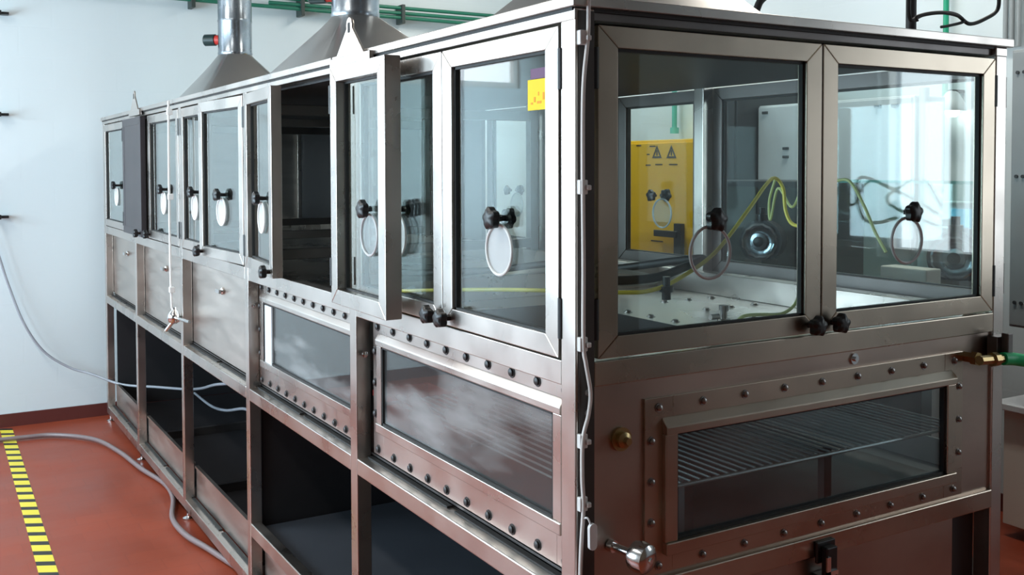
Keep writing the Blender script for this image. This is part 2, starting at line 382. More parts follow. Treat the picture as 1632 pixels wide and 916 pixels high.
def star_knob(T, u, w, n0, parent, name='knob', r=.023, inner=True):
    c = T(u, n0, w); d = (T(u, n0+1, w)-c)
    k = MB().lathe(c, d, [(0, .007), (.014, .007), (.014, r*.8), (.018, r), (.032, r), (.037, r*.75), (.038, .006)], 40, 5, .13)
    if inner:
        c2 = T(u, -.005, w)
        k.lathe(c2, -d, [(0, .006), (.014, .006), (.014, r*.7), (.018, r*.9), (.03, r*.9), (.034, r*.6)], 40, 5, .13)
    return k.build(name, black, parent, smooth=True)
def bolts_sub(T, pts, n0, parent, r=.0065, m=None):
    for u, w in pts:
        c = T(u, n0, w); d = T(u, n0+1, w)-c
        MB().lathe(c, d, [(0, r*1.5), (.0015, r*1.5), (.0015, r), (.006, r), (.008, r*.5)], 10).build('bolt', m or boltm, parent, smooth=True)
def door(T, u0, u1, w0=1.222, w1=1.874, hinge='lo', glassm=None, cover='clear', solid=False, knob=True, latch=True, n0=.003, th=.028, ku=None, fm=None, dual=False):
    """glazed door; mitred frame is the door mesh, everything else hangs on it"""
    f = MB(); S, Bt = .048, .042
    n1 = n0+th; g = .0008
    o = [(u0, w0), (u1, w0), (u1, w1), (u0, w1)]; q = [(u0+S, w0+Bt), (u1-S, w0+Bt), (u1-S, w1-Bt), (u0+S, w1-Bt)]
    for k in range(4):
        a, b = o[k], o[(k+1) % 4]; c, e = q[(k+1) % 4], q[k]
        def sh(p, r):   # open the mitre joint a hair
            dx, dz = r[0]-p[0], r[1]-p[1]; L = math.hypot(dx, dz); return (p[0]+dx/L*g, p[1]+dz/L*g)
        a2, b2, c2, e2 = sh(a, b), sh(b, a), sh(c, e), sh(e, c)
        ring = [a2, b2, c2, e2]
        f.hexa([T(u, n0, w) for u, w in ring], [T(u, n1, w) for u, w in ring])
    d = f.build('door', fm or steel, mach, .0015)
    if solid:
        MB().box(u0+S-.004, u1-S+.004, n0+.004, n1-.002, w0+Bt-.004, w1-Bt+.004, T).build('sheet_panel', fm or steel_dk, d)
    else:
        MB().box(u0+S-.006, u1-S+.006, n0+.010, n0+.015, w0+Bt-.006, w1-Bt+.006, T).build('glass_pane', glassm or gl_door, d)
        s = MB(); gs = .006
        for a, b, c, e in ((u0+S-.001, u0+S+gs, w0+Bt, w1-Bt), (u1-S-gs, u1-S+.001, w0+Bt, w1-Bt), (u0+S, u1-S, w0+Bt-.001, w0+Bt+gs*.7), (u0+S, u1-S, w1-Bt-gs, w1-Bt+.001)):
            s.box(a, b, n0+.008, n0+.02, c, e, T)
        s.build('gasket', rubber, d)
    uc = ku or (u0+u1)/2
    if knob and not solid:
        star_knob(T, uc, 1.487, n0+.016, d, inner=(ku is None or dual))
        c = T(uc, n0+.026, 1.418); dd = T(uc, n0+1.026, 1.418)-c
        MB().torus(T(uc, n0+.022, 1.418), dd, .055, .0035).build('port_ring', ring_m if cover == 'clear' else white_p, d, smooth=True)
        MB().lathe(T(uc, n0+.0165, 1.418), dd, [(0, .053), (.004, .053)], 32).build('port_cover', clearp if cover == 'clear' else frostp, d)
    uh = u0 if hinge == 'lo' else u1; s = -1 if hinge == 'lo' else 1
    for wz in (1.30, 1.79):
        h = MB().lathe(T(uh+s*.004, n1-.004, wz-.04), Vector((0, 0, 1)), [(0, .0065), (.08, .0065)], 12)
        h.box(uh+s*.004-.005, uh+s*.004+.005, n1-.006, n1+.001, wz-.04, wz+.04, T)
        h.build('hinge', black, d)
    if latch:
        ul = u1-.035 if hinge == 'lo' else u0+.035
        star_knob(T, ul, w0+.02, n1, d, 'latch_knob', .021, inner=False)
    return d
# near end doors (short side); the leaves sit flush with the posts
FE = dict(n0=-.026, w0=1.222, w1=1.873, fm=steel_e)
FL = dict(n0=-.026, w0=1.221, w1=1.874)
door(T_end, .053, .671, hinge='lo', ku=.346, **FE); door(T_end, .675, 1.304, hinge='hi', ku=.973, **FE)
# aisle side doors
door(T_front, .056, .560, hinge='lo', cover='frost', ku=.300, dual=True, **FL)
door(T_front, .563, 1.115, hinge='hi', cover='frost', **FL)
# bay 4: the left leaf hangs a little open, the right leaf is swung right round over its neighbour
def T_rot(hu, hn, ang):
    c, s = math.cos(ang), math.sin(ang)
    def f(u, n, w):
        a, b = u-hu, n-hn; return T_front(hu+a*c-b*s, hn+a*s+b*c, w)
    return f
door(T_rot(2.20, .0, math.radians(-5.0)), 1.735, 2.198, hinge='hi', cover='frost', n0=-.026, th=.036)
def T_swung(u, n, w):      # u from the hinge outwards along the opened leaf, showing its inner side
    a = math.radians(1.0); uu, nn = u, n
    return T_front(1.135-uu*math.cos(a), .022+uu*math.sin(a)+nn, w)
door(T_swung, 0, .40, w0=1.212, w1=1.880, hinge='lo', cover='clear', latch=False, n0=.0, th=.045, ku=.235, dual=True)
door(T_rot(2.25, .0, math.radians(3.5)), 2.25, 2.800, hinge='lo', cover='frost', n0=-.026); door(T_front, 2.803, 3.280, hinge='hi', cover='frost', **FL)
door(T_front, 3.333, 4.05, hinge='lo', cover='frost', **FL)
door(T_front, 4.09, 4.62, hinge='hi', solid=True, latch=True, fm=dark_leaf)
door(T_front, 4.64, 5.458, hinge='lo', cover='frost', latch=False, **FL)
# hinges doubled on the dark leaf
# far long side doors: glazed near the corner, sheet metal beyond
for (a, b, hg, sol) in ((.03, 1.125, 'lo', 0), (1.18, 1.68, 'lo', 0), (1.683, 2.19, 'hi', 0), (2.26, 2.76, 'lo', 0)):
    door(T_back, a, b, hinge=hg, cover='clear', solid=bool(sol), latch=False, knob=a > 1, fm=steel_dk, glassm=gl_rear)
for a, b in ((2.77, 3.28), (3.34, 4.41), (4.47, 5.455)):
    P(MB().box(a, b, -.02, 0, 1.217, 1.880, T_back), 'rear_panel', dark_in if a > 3 else steel_dk)
P(box(.045, MW-.045, ML-.02, ML, .77, 1.880), 'end_panel', steel_b)

# end face: sill, panels, lower window
P(box(.045, MW-.045, -.001, .04, 1.168, 1.217), 'sill_rail', steel_e, .002)
P(box(.045, 1.31, -.004, .035, .708, .756), 'middle_rail', steel_e, .003)
P(box(.007, .0435, -.0025, -.0002, -.03, 1.898), 'corner_strip', mat('dark corner strip', (.05, .04, .035), .5, noise=.3, nscale=9))  # dark strip laid over the end side of the corner post
ep = MB()
for x0, x1, z0, z1 in ((.045, .25, .756, 1.168), (1.13, 1.31, .756, 1.168), (.25, 1.13, .756, .825), (.25, 1.13, 1.06, 1.168)): ep.box(x0, x1, .008, .014, z0, z1)
P(ep, 'end_sheet', steel_es)
def lower_window(T, u0, u1, w0, w1, nb, frame_n, rim=.075, off=0., glassm=None, botrim=None, m=None):
    """bolted flange plate with a raised frame and a glass pane"""
    r = rim; pl = MB(); br = botrim or r
    for a, b, c, e in ((u0, u0+r, w0, w1), (u1-r, u1, w0, w1), (u0+r, u1-r, w0, w0+br), (u0+r, u1-r, w1-r, w1)): pl.box(a, b, off, off+.006, c, e, T)
    p = pl.build('window_plate', m or steel, mach, .001)
    fr = MB(); i = r-.028; j = br-.026; t = .022
    c1, c2 = [(off+.006, w1-r-.004), (off+frame_n, w1-r-.004), (off+frame_n, w1-r+t*.55), (off+.006, w1-r+t*1.35)], None
    fr.hexa([T(u0+i, n, w) for n, w in c1], [T(u1-i, n, w) for n, w in c1])      # top bar with a sloping upper face
    fr.box(u0+i, u1-i, off+.006, off+frame_n, w0+br-t, w0+br+.004, T)
    fr.box(u0+i, u0+r+.004, off+.006, off+frame_n*.8, w0+br+.004, w1-r-.004, T); fr.box(u1-r-.004, u1-i, off+.006, off+frame_n*.8, w0+br+.004, w1-r-.004, T)
    fr.build('window_frame', m or steel, p, .002)
    g = MB(); k = .006
    for a, b, c, e in ((u0+r+.004, u0+r+.004+k, w0+br, w1-r), (u1-r-.004-k, u1-r-.004, w0+br, w1-r), (u0+r, u1-r, w0+br+.004, w0+br+.004+k), (u0+r, u1-r, w1-r-.004-k, w1-r-.004)): g.box(a, b, off, off+.012, c, e, T)
    g.build('gasket', rubber, p)
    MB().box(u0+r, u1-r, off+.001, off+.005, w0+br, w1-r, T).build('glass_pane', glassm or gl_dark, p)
    pts = []; br_ = .0085 if off == 0. and nb > 9 else .0065
    for k in range(nb):
        u = u0+.035+(u1-u0-.07)*k/(nb-1); pts += [(u, w1-.021), (u, w0+.018)]
    for w in (w0+(w1-w0)*.3, w0+(w1-w0)*.53, w0+(w1-w0)*.76): pts += [(u0+.016, w), (u1-.016, w)]
    bolts_sub(T, pts, off+.006, p, br_, bolt_dk if br_ > .007 else None)
    return p
def T_endp(u, n, w): return Vector((u, .008-n, w))
lower_window(T_endp, .172, 1.192, .763, 1.128, 9, .024, rim=.072, off=0., botrim=.062, glassm=gl_low, m=steel_e)
def T_fp(u, n, w): return Vector((.045-n, u, w))
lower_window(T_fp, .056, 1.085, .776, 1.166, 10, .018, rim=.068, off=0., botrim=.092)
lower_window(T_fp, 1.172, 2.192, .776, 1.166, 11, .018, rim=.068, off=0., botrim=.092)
P(box(.032, .039, 2.02, 2.10, .86, 1.085), 'lit_jamb', whitem, .001)  # white strip paints the light caught by the second window's left frame side
# small side fasteners
for u, w in ((1.108, 1.06), (2.213, 1.07)):
    P(MB().lathe((.02, u, w), (0, -1, 0), [(0, .009), (.012, .009), (.014, .005)], 14), 'side_fastener', chrome, smooth=True)
# sheet doors of the three far bays
for i in (2, 3, 4):
    y0, y1 = PY[i][1], PY[i+1][0]
    d = P(box(.047, .055, y0, y1, .772, 1.168), 'bay_panel', steel_b, .001)
    c = (y0+y1)/2
    k = MB().lathe((.046, c-.03, 1.07), (-1, 0, 0), [(0, .016), (.006, .016), (.012, .008), (.02, .008)], 16); k.box(.02, .03, c-.06, c, 1.062, 1.078)
    k.build('turn_latch', chrome, d, smooth=True)
# short pipe and valve on the post between bays 2 and 3
v = MB().lathe((-.03, 3.335, .885), (0, 0, 1), [(-.03, .012), (-.02, .026), (0, .032), (.02, .026), (.035, .012), (.05, .010)], 18)
v.tube([(-.03, 3.335, .885), (-.03, 3.02, .905)], .008, smooth=False); v.tube([(-.03, 3.335, .87), (-.06, 3.37, .82)], .009, smooth=False)
P(v, 'drain_valve', chrome, smooth=True)

# inside of the upper chamber
dk = MB()
for x0, x1, y0_, y1_ in ((.046, MW-.046, .05, .45), (.046, MW-.046, 1.10, ML-.05), (.046, .12, .45, 1.10), (.72, MW-.046, .45, 1.10)): dk.box(x0, x1, y0_, y1_, 1.150, 1.158)
o = P(dk, 'chamber_floor', steel)
bolts_sub(lambda u, n, w: Vector((u, w, 1.158+n)), [(.76, .50+.11*k) for k in range(6)]+[(.12+.115*k, .40) for k in range(10)]+[(1.0+.1*(k%3), .55+.2*(k//3)) for k in range(9)], 0, o, .009)
P(MB().box(.12, .72, .45, .455, 1.05, 1.158).box(.12, .72, 1.095, 1.10, 1.05, 1.158).box(.12, .125, .455, 1.095, 1.05, 1.158).box(.715, .72, .455, 1.095, 1.05, 1.158).box(.12, .72, .45, 1.10, 1.045, 1.05), 'sunken_tray', dark_in)
P(box(.046, MW-.046, 1.30, 1.34, 1.158, 1.235), 'cross_beam', steel, .002)
P(box(.046, MW-.046, .046, ML-.046, 1.872, 1.880), 'roof_shade_panel', dark_in)
P(box(MW-.10, MW-.045, .05, ML-.05, 1.158, 1.232), 'inner_ledge', steel, .002)
# partition frames inside the chamber
for y in (2.22, 3.31, 4.44):
    m = MB(); m.box(.05, .09, y-.02, y+.02, 1.158, 1.872); m.box(MW-.09, MW-.05, y-.02, y+.02, 1.158, 1.872); m.box(.09, MW-.09, y-.02, y+.02, 1.80, 1.84); m.box(.09, MW-.09, y-.02, y+.02, 1.24, 1.28)
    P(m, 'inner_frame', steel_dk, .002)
# lower chamber: floor, back, wire shelf
P(box(.046, MW-.01, .02, ML-.05, .762, .768), 'lower_chamber_floor', steel_dk)
P(box(MW-.012, MW-.004, 1.15, ML-.05, .768, 1.168), 'lower_back_panel', steel_b)
P(MB().box(MW-.012, MW-.004, .05, 1.15, .768, .84).box(MW-.012, MW-.004, .05, 1.15, 1.12, 1.168).box(MW-.012, MW-.004, .05, .12, .84, 1.12).box(MW-.012, MW-.004, 1.07, 1.15, .84, 1.12), 'rear_window_plate', steel)
P(box(MW-.010, MW-.006, .12, 1.07, .84, 1.12), 'rear_window_pane', gl_rear)
P(box(.056, MW-.012, 2.222, 2.228, .768, 1.150), 'divider_panel', steel_b)
wr = MB()
for k in range(44): wr.tube([(.10+k*.027, .06, .918), (.10+k*.027, 1.08, .918)], .0028, 6, smooth=False)
for y in (.06, .57, 1.08): wr.tube([(.08, y, .913), (1.29, y, .913)], .005, 8, smooth=False)
P(wr, 'wire_shelf', mat('pale coated wire', (.62, .62, .60), .35, .5), smooth=True)
P(MB().box(.36, .385, .10, .12, .768, .908).box(.80, .825, .10, .12, .768, .908).box(.36, .385, .98, 1.0, .768, .908).box(.80, .825, .98, 1.0, .768, .908), 'shelf_support', steel_dk)

# open base bays
P(box(.95, .96, .06, ML-.05, .02, .705), 'base_back_shade_panel', dark_in)
P(box(.05, MW-.05, .06, ML-.05, .705, .755), 'base_ceiling_shade_panel', dark_in)
P(box(.06, .95, ML-.06, ML-.05, .02, .705), 'base_end_shade_panel', dark_in)
P(box(.06, .95, .05, ML-.06, .012, .017), 'base_floor_shade_panel', dark_in)
for i in range(1, 2):                       # shelves in the two near bays
    y0, y1 = PY[i][1], PY[i+1][0]
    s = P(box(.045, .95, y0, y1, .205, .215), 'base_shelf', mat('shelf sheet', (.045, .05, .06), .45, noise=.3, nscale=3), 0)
    MB().box(y0, y1, -.04, 0, .185, .235, T_front).build('shelf_rail', steel, s, .003)
for i in range(0, 5):                    # low trough plates behind the bottom rail
    y0, y1 = PY[i][1], PY[i+1][0]
    t = MB().box(.052, .056, y0+.006, y1-.006, .02, .165 if i >= 2 else .125); t.box(.046, .062, y0+.004, y1-.004, .165 if i >= 2 else .125, .175 if i >= 2 else .135)
    P(t, 'trough_plate', steel_b)
for i in range(1, 5):
    a, b = PY[i]
    P(box(.045, .95, a+.005, b-.005, .018, .06), 'cross_rail', steel_dk)

# end face lower part
lp = P(box(.05, 1.17, .012, .018, -.02, .708), 'end_lower_sheet', steel_es)
P(box(1.17, 1.31, .05, .06, -.03, .708), 'recess_shade', dark_in)  # near-black panel paints the shade in the gap beside the sheet
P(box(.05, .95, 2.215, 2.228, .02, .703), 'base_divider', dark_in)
lt = MB().box(.655, .715, -.012, -.004, .695, .745); lt.box(.668, .702, -.030, -.012, .655, .735); lt.box(.660, .710, -.022, .012, .630, .668)
lo = P(lt, 'clasp', black, .003); MB().box(.664, .676, -.034, -.030, .672, .715).box(.664, .700, -.034, -.030, .672, .682).build('clasp_hook', chrome, lo)
pk = MB().lathe((.114, .008, 1.055), (0, -1, 0), [(0, .024), (.006, .024), (.006, .016), (.016, .016), (.020, .008), (.030, .007)], 24)
P(pk, 'screw_plug', brass, smooth=True)
rk = MB().lathe((.088, .008, .845), Vector((.26, -.96, -.05)), [(0, .012), (.012, .012), (.012, .008), (.05, .008), (.055, .018), (.062, .028), (.078, .031), (.094, .028), (.100, .020), (.1005, .006), (.104, .005)], 30)
P(rk, 'handwheel', chrome, smooth=True)
P(MB().lathe((.794, .008, 1.148), (0, -1, 0), [(0, .013), (.004, .013), (.004, .006), (.010, .006)], 20), 'grommet', chrome, smooth=True)
fit = MB().lathe((1.205, .008, 1.112), (0, -1, 0), [(0, .014), (.025, .014), (.025, .018), (.04, .018)], 6)
fit.lathe((1.190, -.045, 1.112), (1, 0, -.05), [(0, .012), (.05, .012), (.05, .018), (.07, .018), (.07, .012), (.10, .011)], 8)
P(fit, 'hose_fitting', brass)
P(MB().box(1.285, 1.335, -.03, .0, 1.10, 1.16).box(1.30, 1.32, -.05, -.03, 1.09, 1.17), 'side_bracket', steel_dk, .002)
bolts_sub(T_end, [(.028, 1.16), (.028, 1.12)], -.004, lp, .008)

# ------------------------------------------------------------------ hoods and ducts on the lid
hl = ['sheet metal hood with banded round duct and red ringed knob, farthest on the lid', 'tapered sheet metal hood behind the white lifting lug, middle of the lid', 'sheet metal hood by the near corner of the lid, its top outside the picture']
def hood(cx, cy, hw, hd, ztop, r, label, kn, tall=1.0):
    e = empty('exhaust_hood', (cx, cy, ZT), label, 'hood', 'hoods on the machine lid')
    n = 72; a = []; b = []
    for k in range(n):
        t = 2*PI*(k+.5)/n; c, s = math.cos(t), math.sin(t); m = max(abs(c), abs(s))
        a.append((cx+hw*c/m, cy+hd*s/m, ZT+.02)); b.append((cx+r*c, cy+r*s, ztop))
    MB().hexa(a, b).build('hood_cone', hoodm, e, smooth=True)
    MB().box(cx-hw, cx+hw, cy-hd, cy+hd, ZT+.001, ZT+.021).build('base_flange', steel, e, .002)
    p = MB().lathe((cx, cy, ztop), (0, 0, 1), [(0, r*1.0), (.01, r*1.03), (.02, r), (.20, r), (.21, r*1.03), (.22, r), (.45, r), (.46, r*1.03), (.47, r), (ZC-ztop, r)], 36)
    p.build('duct', steel_br, e, smooth=True)
    if kn:
        k = MB().lathe((cx-r*.7, cy+r*.72, ztop+.10), (-.75, .65, 0), [(0, .03), (.03, .03)], 20).build('damper_collar', redm, e, smooth=True)
        MB().lathe((cx-r*.7-.0225, cy+r*.72+.0195, ztop+.10), (-.75, .65, 0), [(0, .024), (.002, .036), (.07, .036), (.075, .03)], 20).build('damper_knob', mat('dark green knob', (.01, .03, .03), .4), e, smooth=True)
    return e
hood(.65, 4.68, .35, .42, 2.29, .102, hl[0], True)
hood(.50, 2.34, .30, .48, 2.215, .098, hl[1], True)
hood(.58, .62, .36, .30, 2.20, .11, hl[2], False)

# ------------------------------------------------------------------ cables, hoses and small things on the machine
cb = empty('grey_cable', (.013, -.02, FLOOR), 'light grey cable clipped down the near corner post', 'cable')
cpts = [at(px, py, 1, -.012) for px, py in ((938, -22), (938, 20), (937, 60), (931, 120), (929, 180), (929, 300), (930, 420), (930, 545), (934, 580), (941, 625), (938, 660), (929, 700), (928, 760), (930, 805), (927, 860), (925, 912), (924, 990), (926, 1150))]
MB().tube(cpts, .0042).build('cable', grey_cab, cb, smooth=True)
for py in (60, 298, 548, 702, 802):
    c = at(928, py, 1, -.004)
    m = box(c.x-.010, c.x+.008, -.012, .003, c.z-.014, c.z+.014); m.box(c.x+.002, c.x+.012, -.019, -.010, c.z-.006, c.z+.004); m.build('cable_clip', white_p, cb, .002)
c = at(946, 856, 1, -.03)
tg = MB(); ring = []
for k in range(20):
    t = 2*PI*k/20; ring.append((c.x+.009*math.cos(t), c.z+.009*math.sin(t)+(.017 if math.sin(t) > 0 else -.017)))
tg.hexa([(x, -.030, z) for x, z in ring], [(x, -.022, z) for x, z in ring]); tg.tube([(c.x-.004, -.026, c.z+.024), (c.x-.008, -.022, c.z+.036), (c.x-.012, -.014, c.z+.034)], .002)
tag(tg.build('plastic_tag', led, None, .001), 'small white plastic tag hanging from the grey cable', 'tag')
c2 = empty('white_cable', (-.035, 3.32, .9), 'white cable running down the post between far glass doors to a valve', 'cable')
MB().tube([(-.045, 3.318, 1.91), (-.047, 3.318, 1.7), (-.047, 3.322, 1.4), (-.045, 3.325, 1.1), (-.04, 3.33, .93)], .0055).build('cable', white_p, c2, smooth=True)
for z in (1.86, 1.46, 1.02): box(-.054, -.030, 3.306, 3.332, z-.014, z+.014).build('cable_clip', white_p, c2, .003)

# note on the glass
y0, y1, xn = .114, .188, .0105
nt_ = empty('paper_note', (xn, (y0+y1)/2, 1.715), 'small yellow note taped to the corner glass door with purple tape', 'note')
box(xn-.0008, xn, y0, y1, 1.715, 1.778).build('paper', paper_y, nt_)
pr_ = MB()
for a, b, c, d in ((.010, .016, .020, .035), (.022, .038, .013, .018), (.044, .050, .016, .027), (.030, .034, .029, .037), (.054, .062, .012, .016)): pr_.box(xn-.0012, xn-.0008, y0+a, y0+b, 1.715+c, 1.715+d)
pr_.build('printed_marks', paper_o, nt_)
box(xn-.0014, xn, y0+.006, y1-.012, 1.779, 1.800).build('tape', purple, nt_)

# green hose at the right
g = MB().tube([(1.285, -.045, 1.107), (1.32, -.05, 1.104), (1.355, -.062, 1.098), (1.40, -.07, 1.094), (1.46, -.06, 1.108), (1.55, -.01, 1.10), (1.62, .03, 1.0), (1.66, .05, .6), (1.68, .05, .1), (1.75, .0, FLOOR+.02), (2.4, -.1, FLOOR+.02)], .0165, 14)
tag(g.build('green_hose', green, None, smooth=True), 'bright green rubber hose leaving the brass fitting at the right', 'hose')
# hoses in the chamber
def hose(name, pts, r, m, label, cat='hose', grp=None): return tag(MB().tube(pts, r).build(name, m, None, smooth=True), label, cat, grp)
hose('yellow_tube', [(.16, 1.22, 1.22), (.20, .9, 1.255), (.26, .62, 1.28), at(985, 466, 1, .45), at(1040, 462, 1, .45), at(1085, 442, 1, .47), at(1140, 402, 1, .5), at(1190, 338, 1, .55), at(1222, 293, 1, .62), at(1236, 284, 1, .64), at(1248, 300, 0, 1.205), at(1252, 335, 0, 1.205), at(1262, 356, 0, 1.205), at(1282, 360, 0, 1.205), at(1310, 352, 0, 1.205)], .0055, yel_tube, 'yellow tube looping up inside the glass chamber', 'tube')
hose('pale_green_tube', [at(1168, 520, 1, .3), at(1185, 504, 1, .3), at(1215, 501, 1, .3), at(1245, 500, 1, .3), at(1266, 486, 1, .3), at(1276, 460, 1, .32), at(1285, 400, 1, .36), at(1300, 330, 0, 1.205), at(1320, 297, 0, 1.205), at(1345, 286, 0, 1.205), at(1360, 296, 0, 1.205), at(1378, 330, 0, 1.205), at(1395, 370, 0, 1.205), at(1412, 402, 0, 1.205)], .0045, grn_tube, 'pale green tube rising from the white chamber floor plate', 'tube')
hose('looped_tube', [at(1236, 284, 0, 1.235), at(1226, 320, 0, 1.235), at(1228, 350, 0, 1.235), at(1240, 300, 0, 1.235), at(1262, 330, 0, 1.235), at(1278, 300, 0, 1.235), at(1290, 290, 0, 1.235)], .004, grn_tube, 'thin green tube looped over itself behind the yellow one', 'tube')
hose('black_hose', [at(975, 447, 1, .55), at(1010, 446, 1, .55), at(1050, 441, 1, .55), at(1085, 428, 1, .56), at(1112, 412, 1, .60), (.75, 1.05, 1.262), (.8, 1.32, 1.262), (.7, 1.6, 1.22), (.5, 2.0, 1.185)], .012, rubber, 'thick black hose lying across the glass chamber')
hose('white_hose', [at(975, 432, 1, .7), at(1000, 433, 1, .7), at(1030, 438, 1, .7), at(1048, 446, 1, .68), at(1020, 452, 1, .68), at(975, 451, 1, .68)], .006, white_p, 'thin white hose bent beside the black hose')
k = at(1062, 462, 1, .45)
tag(MB().lathe(k-Vector((0, 0, .025)), (0, 0, 1), [(0, .012), (.02, .012), (.02, .018), (.035, .018), (.035, .010), (.06, .010)], 16).build('hose_clamp', black, None, smooth=True), 'black clamp holding the yellow tube in the chamber', 'clamp')
k = Vector((.86, .52, 1.1585))
cn = MB().lathe(k, (0, 0, 1), [(0, .018), (.012, .018), (.012, .010), (.035, .010), (.035, .014), (.05, .014)], 12); cn.lathe(k+Vector((-.02, 0, .02)), (-1, 0, 0), [(0, .008), (.03, .008)], 10)
tag(cn.build('port_connector', boltm, None, smooth=True), 'dull metal hose connector on the chamber floor plate', 'connector')

# floor and wall hoses
hz = FLOOR+.02
hose('floor_hose', [ground(10, 706)+Vector((-.4, .05, .02)), ground(35, 702)+Vector((0, 0, .02)), ground(90, 698)+Vector((0, 0, .02)), ground(150, 705)+Vector((0, 0, .02)), ground(190, 725)+Vector((0, 0, .02)), ground(225, 752)+Vector((0, 0, .02)), ground(262, 776)+Vector((0, 0, .02)), ground(276, 800)+Vector((0, 0, .02)), ground(275, 832)+Vector((0, 0, .02)), ground(295, 858)+Vector((0, 0, .02)), ground(330, 880)+Vector((0, 0, .02)), ground(380, 912)+Vector((0, 0, .02)), (.12, 2.2, hz), (.3, 1.6, hz)], .013, hose_g, 'grey hose lying on the red floor and curling under the machine')
hose('wall_hose', [at(-60, 250, 1, 5.62), at(-8, 390, 1, 5.62), at(12, 450, 1, 5.62), at(38, 515, 1, 5.6), at(70, 560, 1, 5.6), at(110, 585, 1, 5.58), (-.09, 5.52, .235), (.075, 5.40, .17), (.25, 5.2, .17), (.35, 4.8, .22), (.35, 4.4, .30), (.32, 3.9, .42), (.32, 3.42, .50), (.32, 3.0, .475), (.33, 2.9, .44)], .0085, hose_w, 'thin pale hose sweeping down the far wall into the machine base')
hose('sagging_hose', [(.50, 5.2, .10), (.48, 4.7, .12), (.44, 4.2, .20), (.38, 3.6, .34), (.32, 3.2, .385), (.32, 2.9, .37)], .0085, hose_w, 'pale hose sagging inside the far base bays, lower one')
hose('straight_hose', [(.5, 5.0, .42), (.45, 4.3, .46), (.45, 3.6, .465), (.42, 3.0, .45), (.42, 2.7, .455)], .006, hose_w, 'pale hose running level inside the far base bays')

# red crate seen through the lower window
cr = MB(); X0, X1, Y0, Y1, Z0, Z1 = .22, .42, 1.22, 1.50, .7685, .86
cr.box(X0, X1, Y0, Y1, Z0, Z0+.008); cr.box(X0, X0+.008, Y0, Y1, Z0, Z1); cr.box(X1-.008, X1, Y0, Y1, Z0, Z1); cr.box(X0, X1, Y0, Y0+.008, Z0, Z1); cr.box(X0, X1, Y1-.008, Y1, Z0, Z1)
cr.box(X0-.01, X1+.01, Y0-.01, Y0, Z1-.02, Z1); cr.box(X0-.01, X0, Y0, Y1, Z1-.02, Z1)
tag(cr.build('red_crate', redm, None, .002), 'red plastic crate behind the nearest lower side window', 'crate')

# things on the lid
def lidhose(name, pts, r, m, label): return hose(name, pts, r, m, label)
Y = .35
lidhose('black_cable', [at(1450, -30, 1, Y), at(1448, 10, 1, Y), at(1452, 32, 1, Y), at(1470, 24, 1, Y), at(1500, 20, 1, Y), at(1525, 24, 1, Y), at(1545, 38, 1, Y), at(1570, 30, 1, Y), at(1590, 15, 1, Y), at(1592, -15, 1, Y)], .006, rubber, 'black cable looped on the lid above the right door')
lidhose('coiled_black_cable', [at(1462, 34, 1, .33), at(1462, 26, 1, .33), at(1490, 20, 1, .33), at(1522, 24, 1, .33), at(1536, 34, 1, .33), at(1512, 41, 1, .33), at(1500, 43, 1, .33)], .0045, rubber, 'thin black cable coiled in an oval on the lid')
lidhose('flat_black_cable', [(.95, .30, ZT+.008), (1.02, .42, ZT+.009), (1.12, .36, ZT+.010), (1.26, .30, ZT+.012), (1.30, .42, ZT+.010)], .008, rubber, 'black cable end resting along the right edge of the lid')
p0 = at(1452, 34, 1, .5)
tag(MB().lathe((p0.x, .5, ZT+.001), (0, 0, 1), [(0, .03), (.01, .03), (.01, .016), (1.3, .016)], 16).build('vertical_conduit', darkcab, None, smooth=True), 'dark upright conduit standing on the lid above the right door', 'pipe')
a = at(1200, 22, 1, .9); b = at(1232, -20, 1, .9)
tag(MB().tube([(a.x-.03, .9, ZT+.013), a+(b-a)*.2, b, b+(b-a)*2.5], .013, smooth=True).build('slanted_pipe', rubber, None, smooth=True), 'black pipe slanting up behind the lid top', 'pipe')

# ------------------------------------------------------------------ far side of the room, seen over and through the machine
for i, (z, x0) in enumerate(((2.742, .9), (2.785, 1.15), (2.825, 1.15))):
    t = MB().tube([(x0 if i else -1.2, YF-.09, z+.03*(i == 0)), (XR-.1, YF-.09, z)], .014, 12, smooth=False)
    tag(t.build('green_pipe', green_pipe, None, smooth=True), ['green pipe along the far wall, lowest of the three', 'green pipe along the far wall, middle of the three', 'green pipe along the far wall, topmost of the three'][i], 'pipe', 'green pipes on the far wall')
for k, px in enumerate((307, 481, 641)):
    c = at(px, 15, 1, YF-.09)
    m = box(c.x-.014, c.x+.014, YF-.12, YF-.002, 2.705, 2.85)
    tag(m.build('pipe_bracket', mat('bracket', (.03, .045, .04), .5), None, .003), 'dark pipe bracket on the far wall ' + ('left of the first duct', 'between the two ducts', 'right of the middle hood')[k], 'bracket', 'pipe brackets on the far wall')
for k, py in enumerate((23, 183, 345)):
    c = at(6, py, 1, YF)
    tag(MB().box(c.x-.05, c.x+.025, YF-.07, YF-.001, c.z-.008, c.z+.008).box(c.x-.05, c.x-.02, YF-.09, YF-.07, c.z-.015, c.z+.015).build('wall_hook', black, None, .002), 'small black hook on the far wall, ' + ('topmost', 'middle one', 'lowest')[k] + ' at the left edge', 'hook', 'black hooks on the far wall')

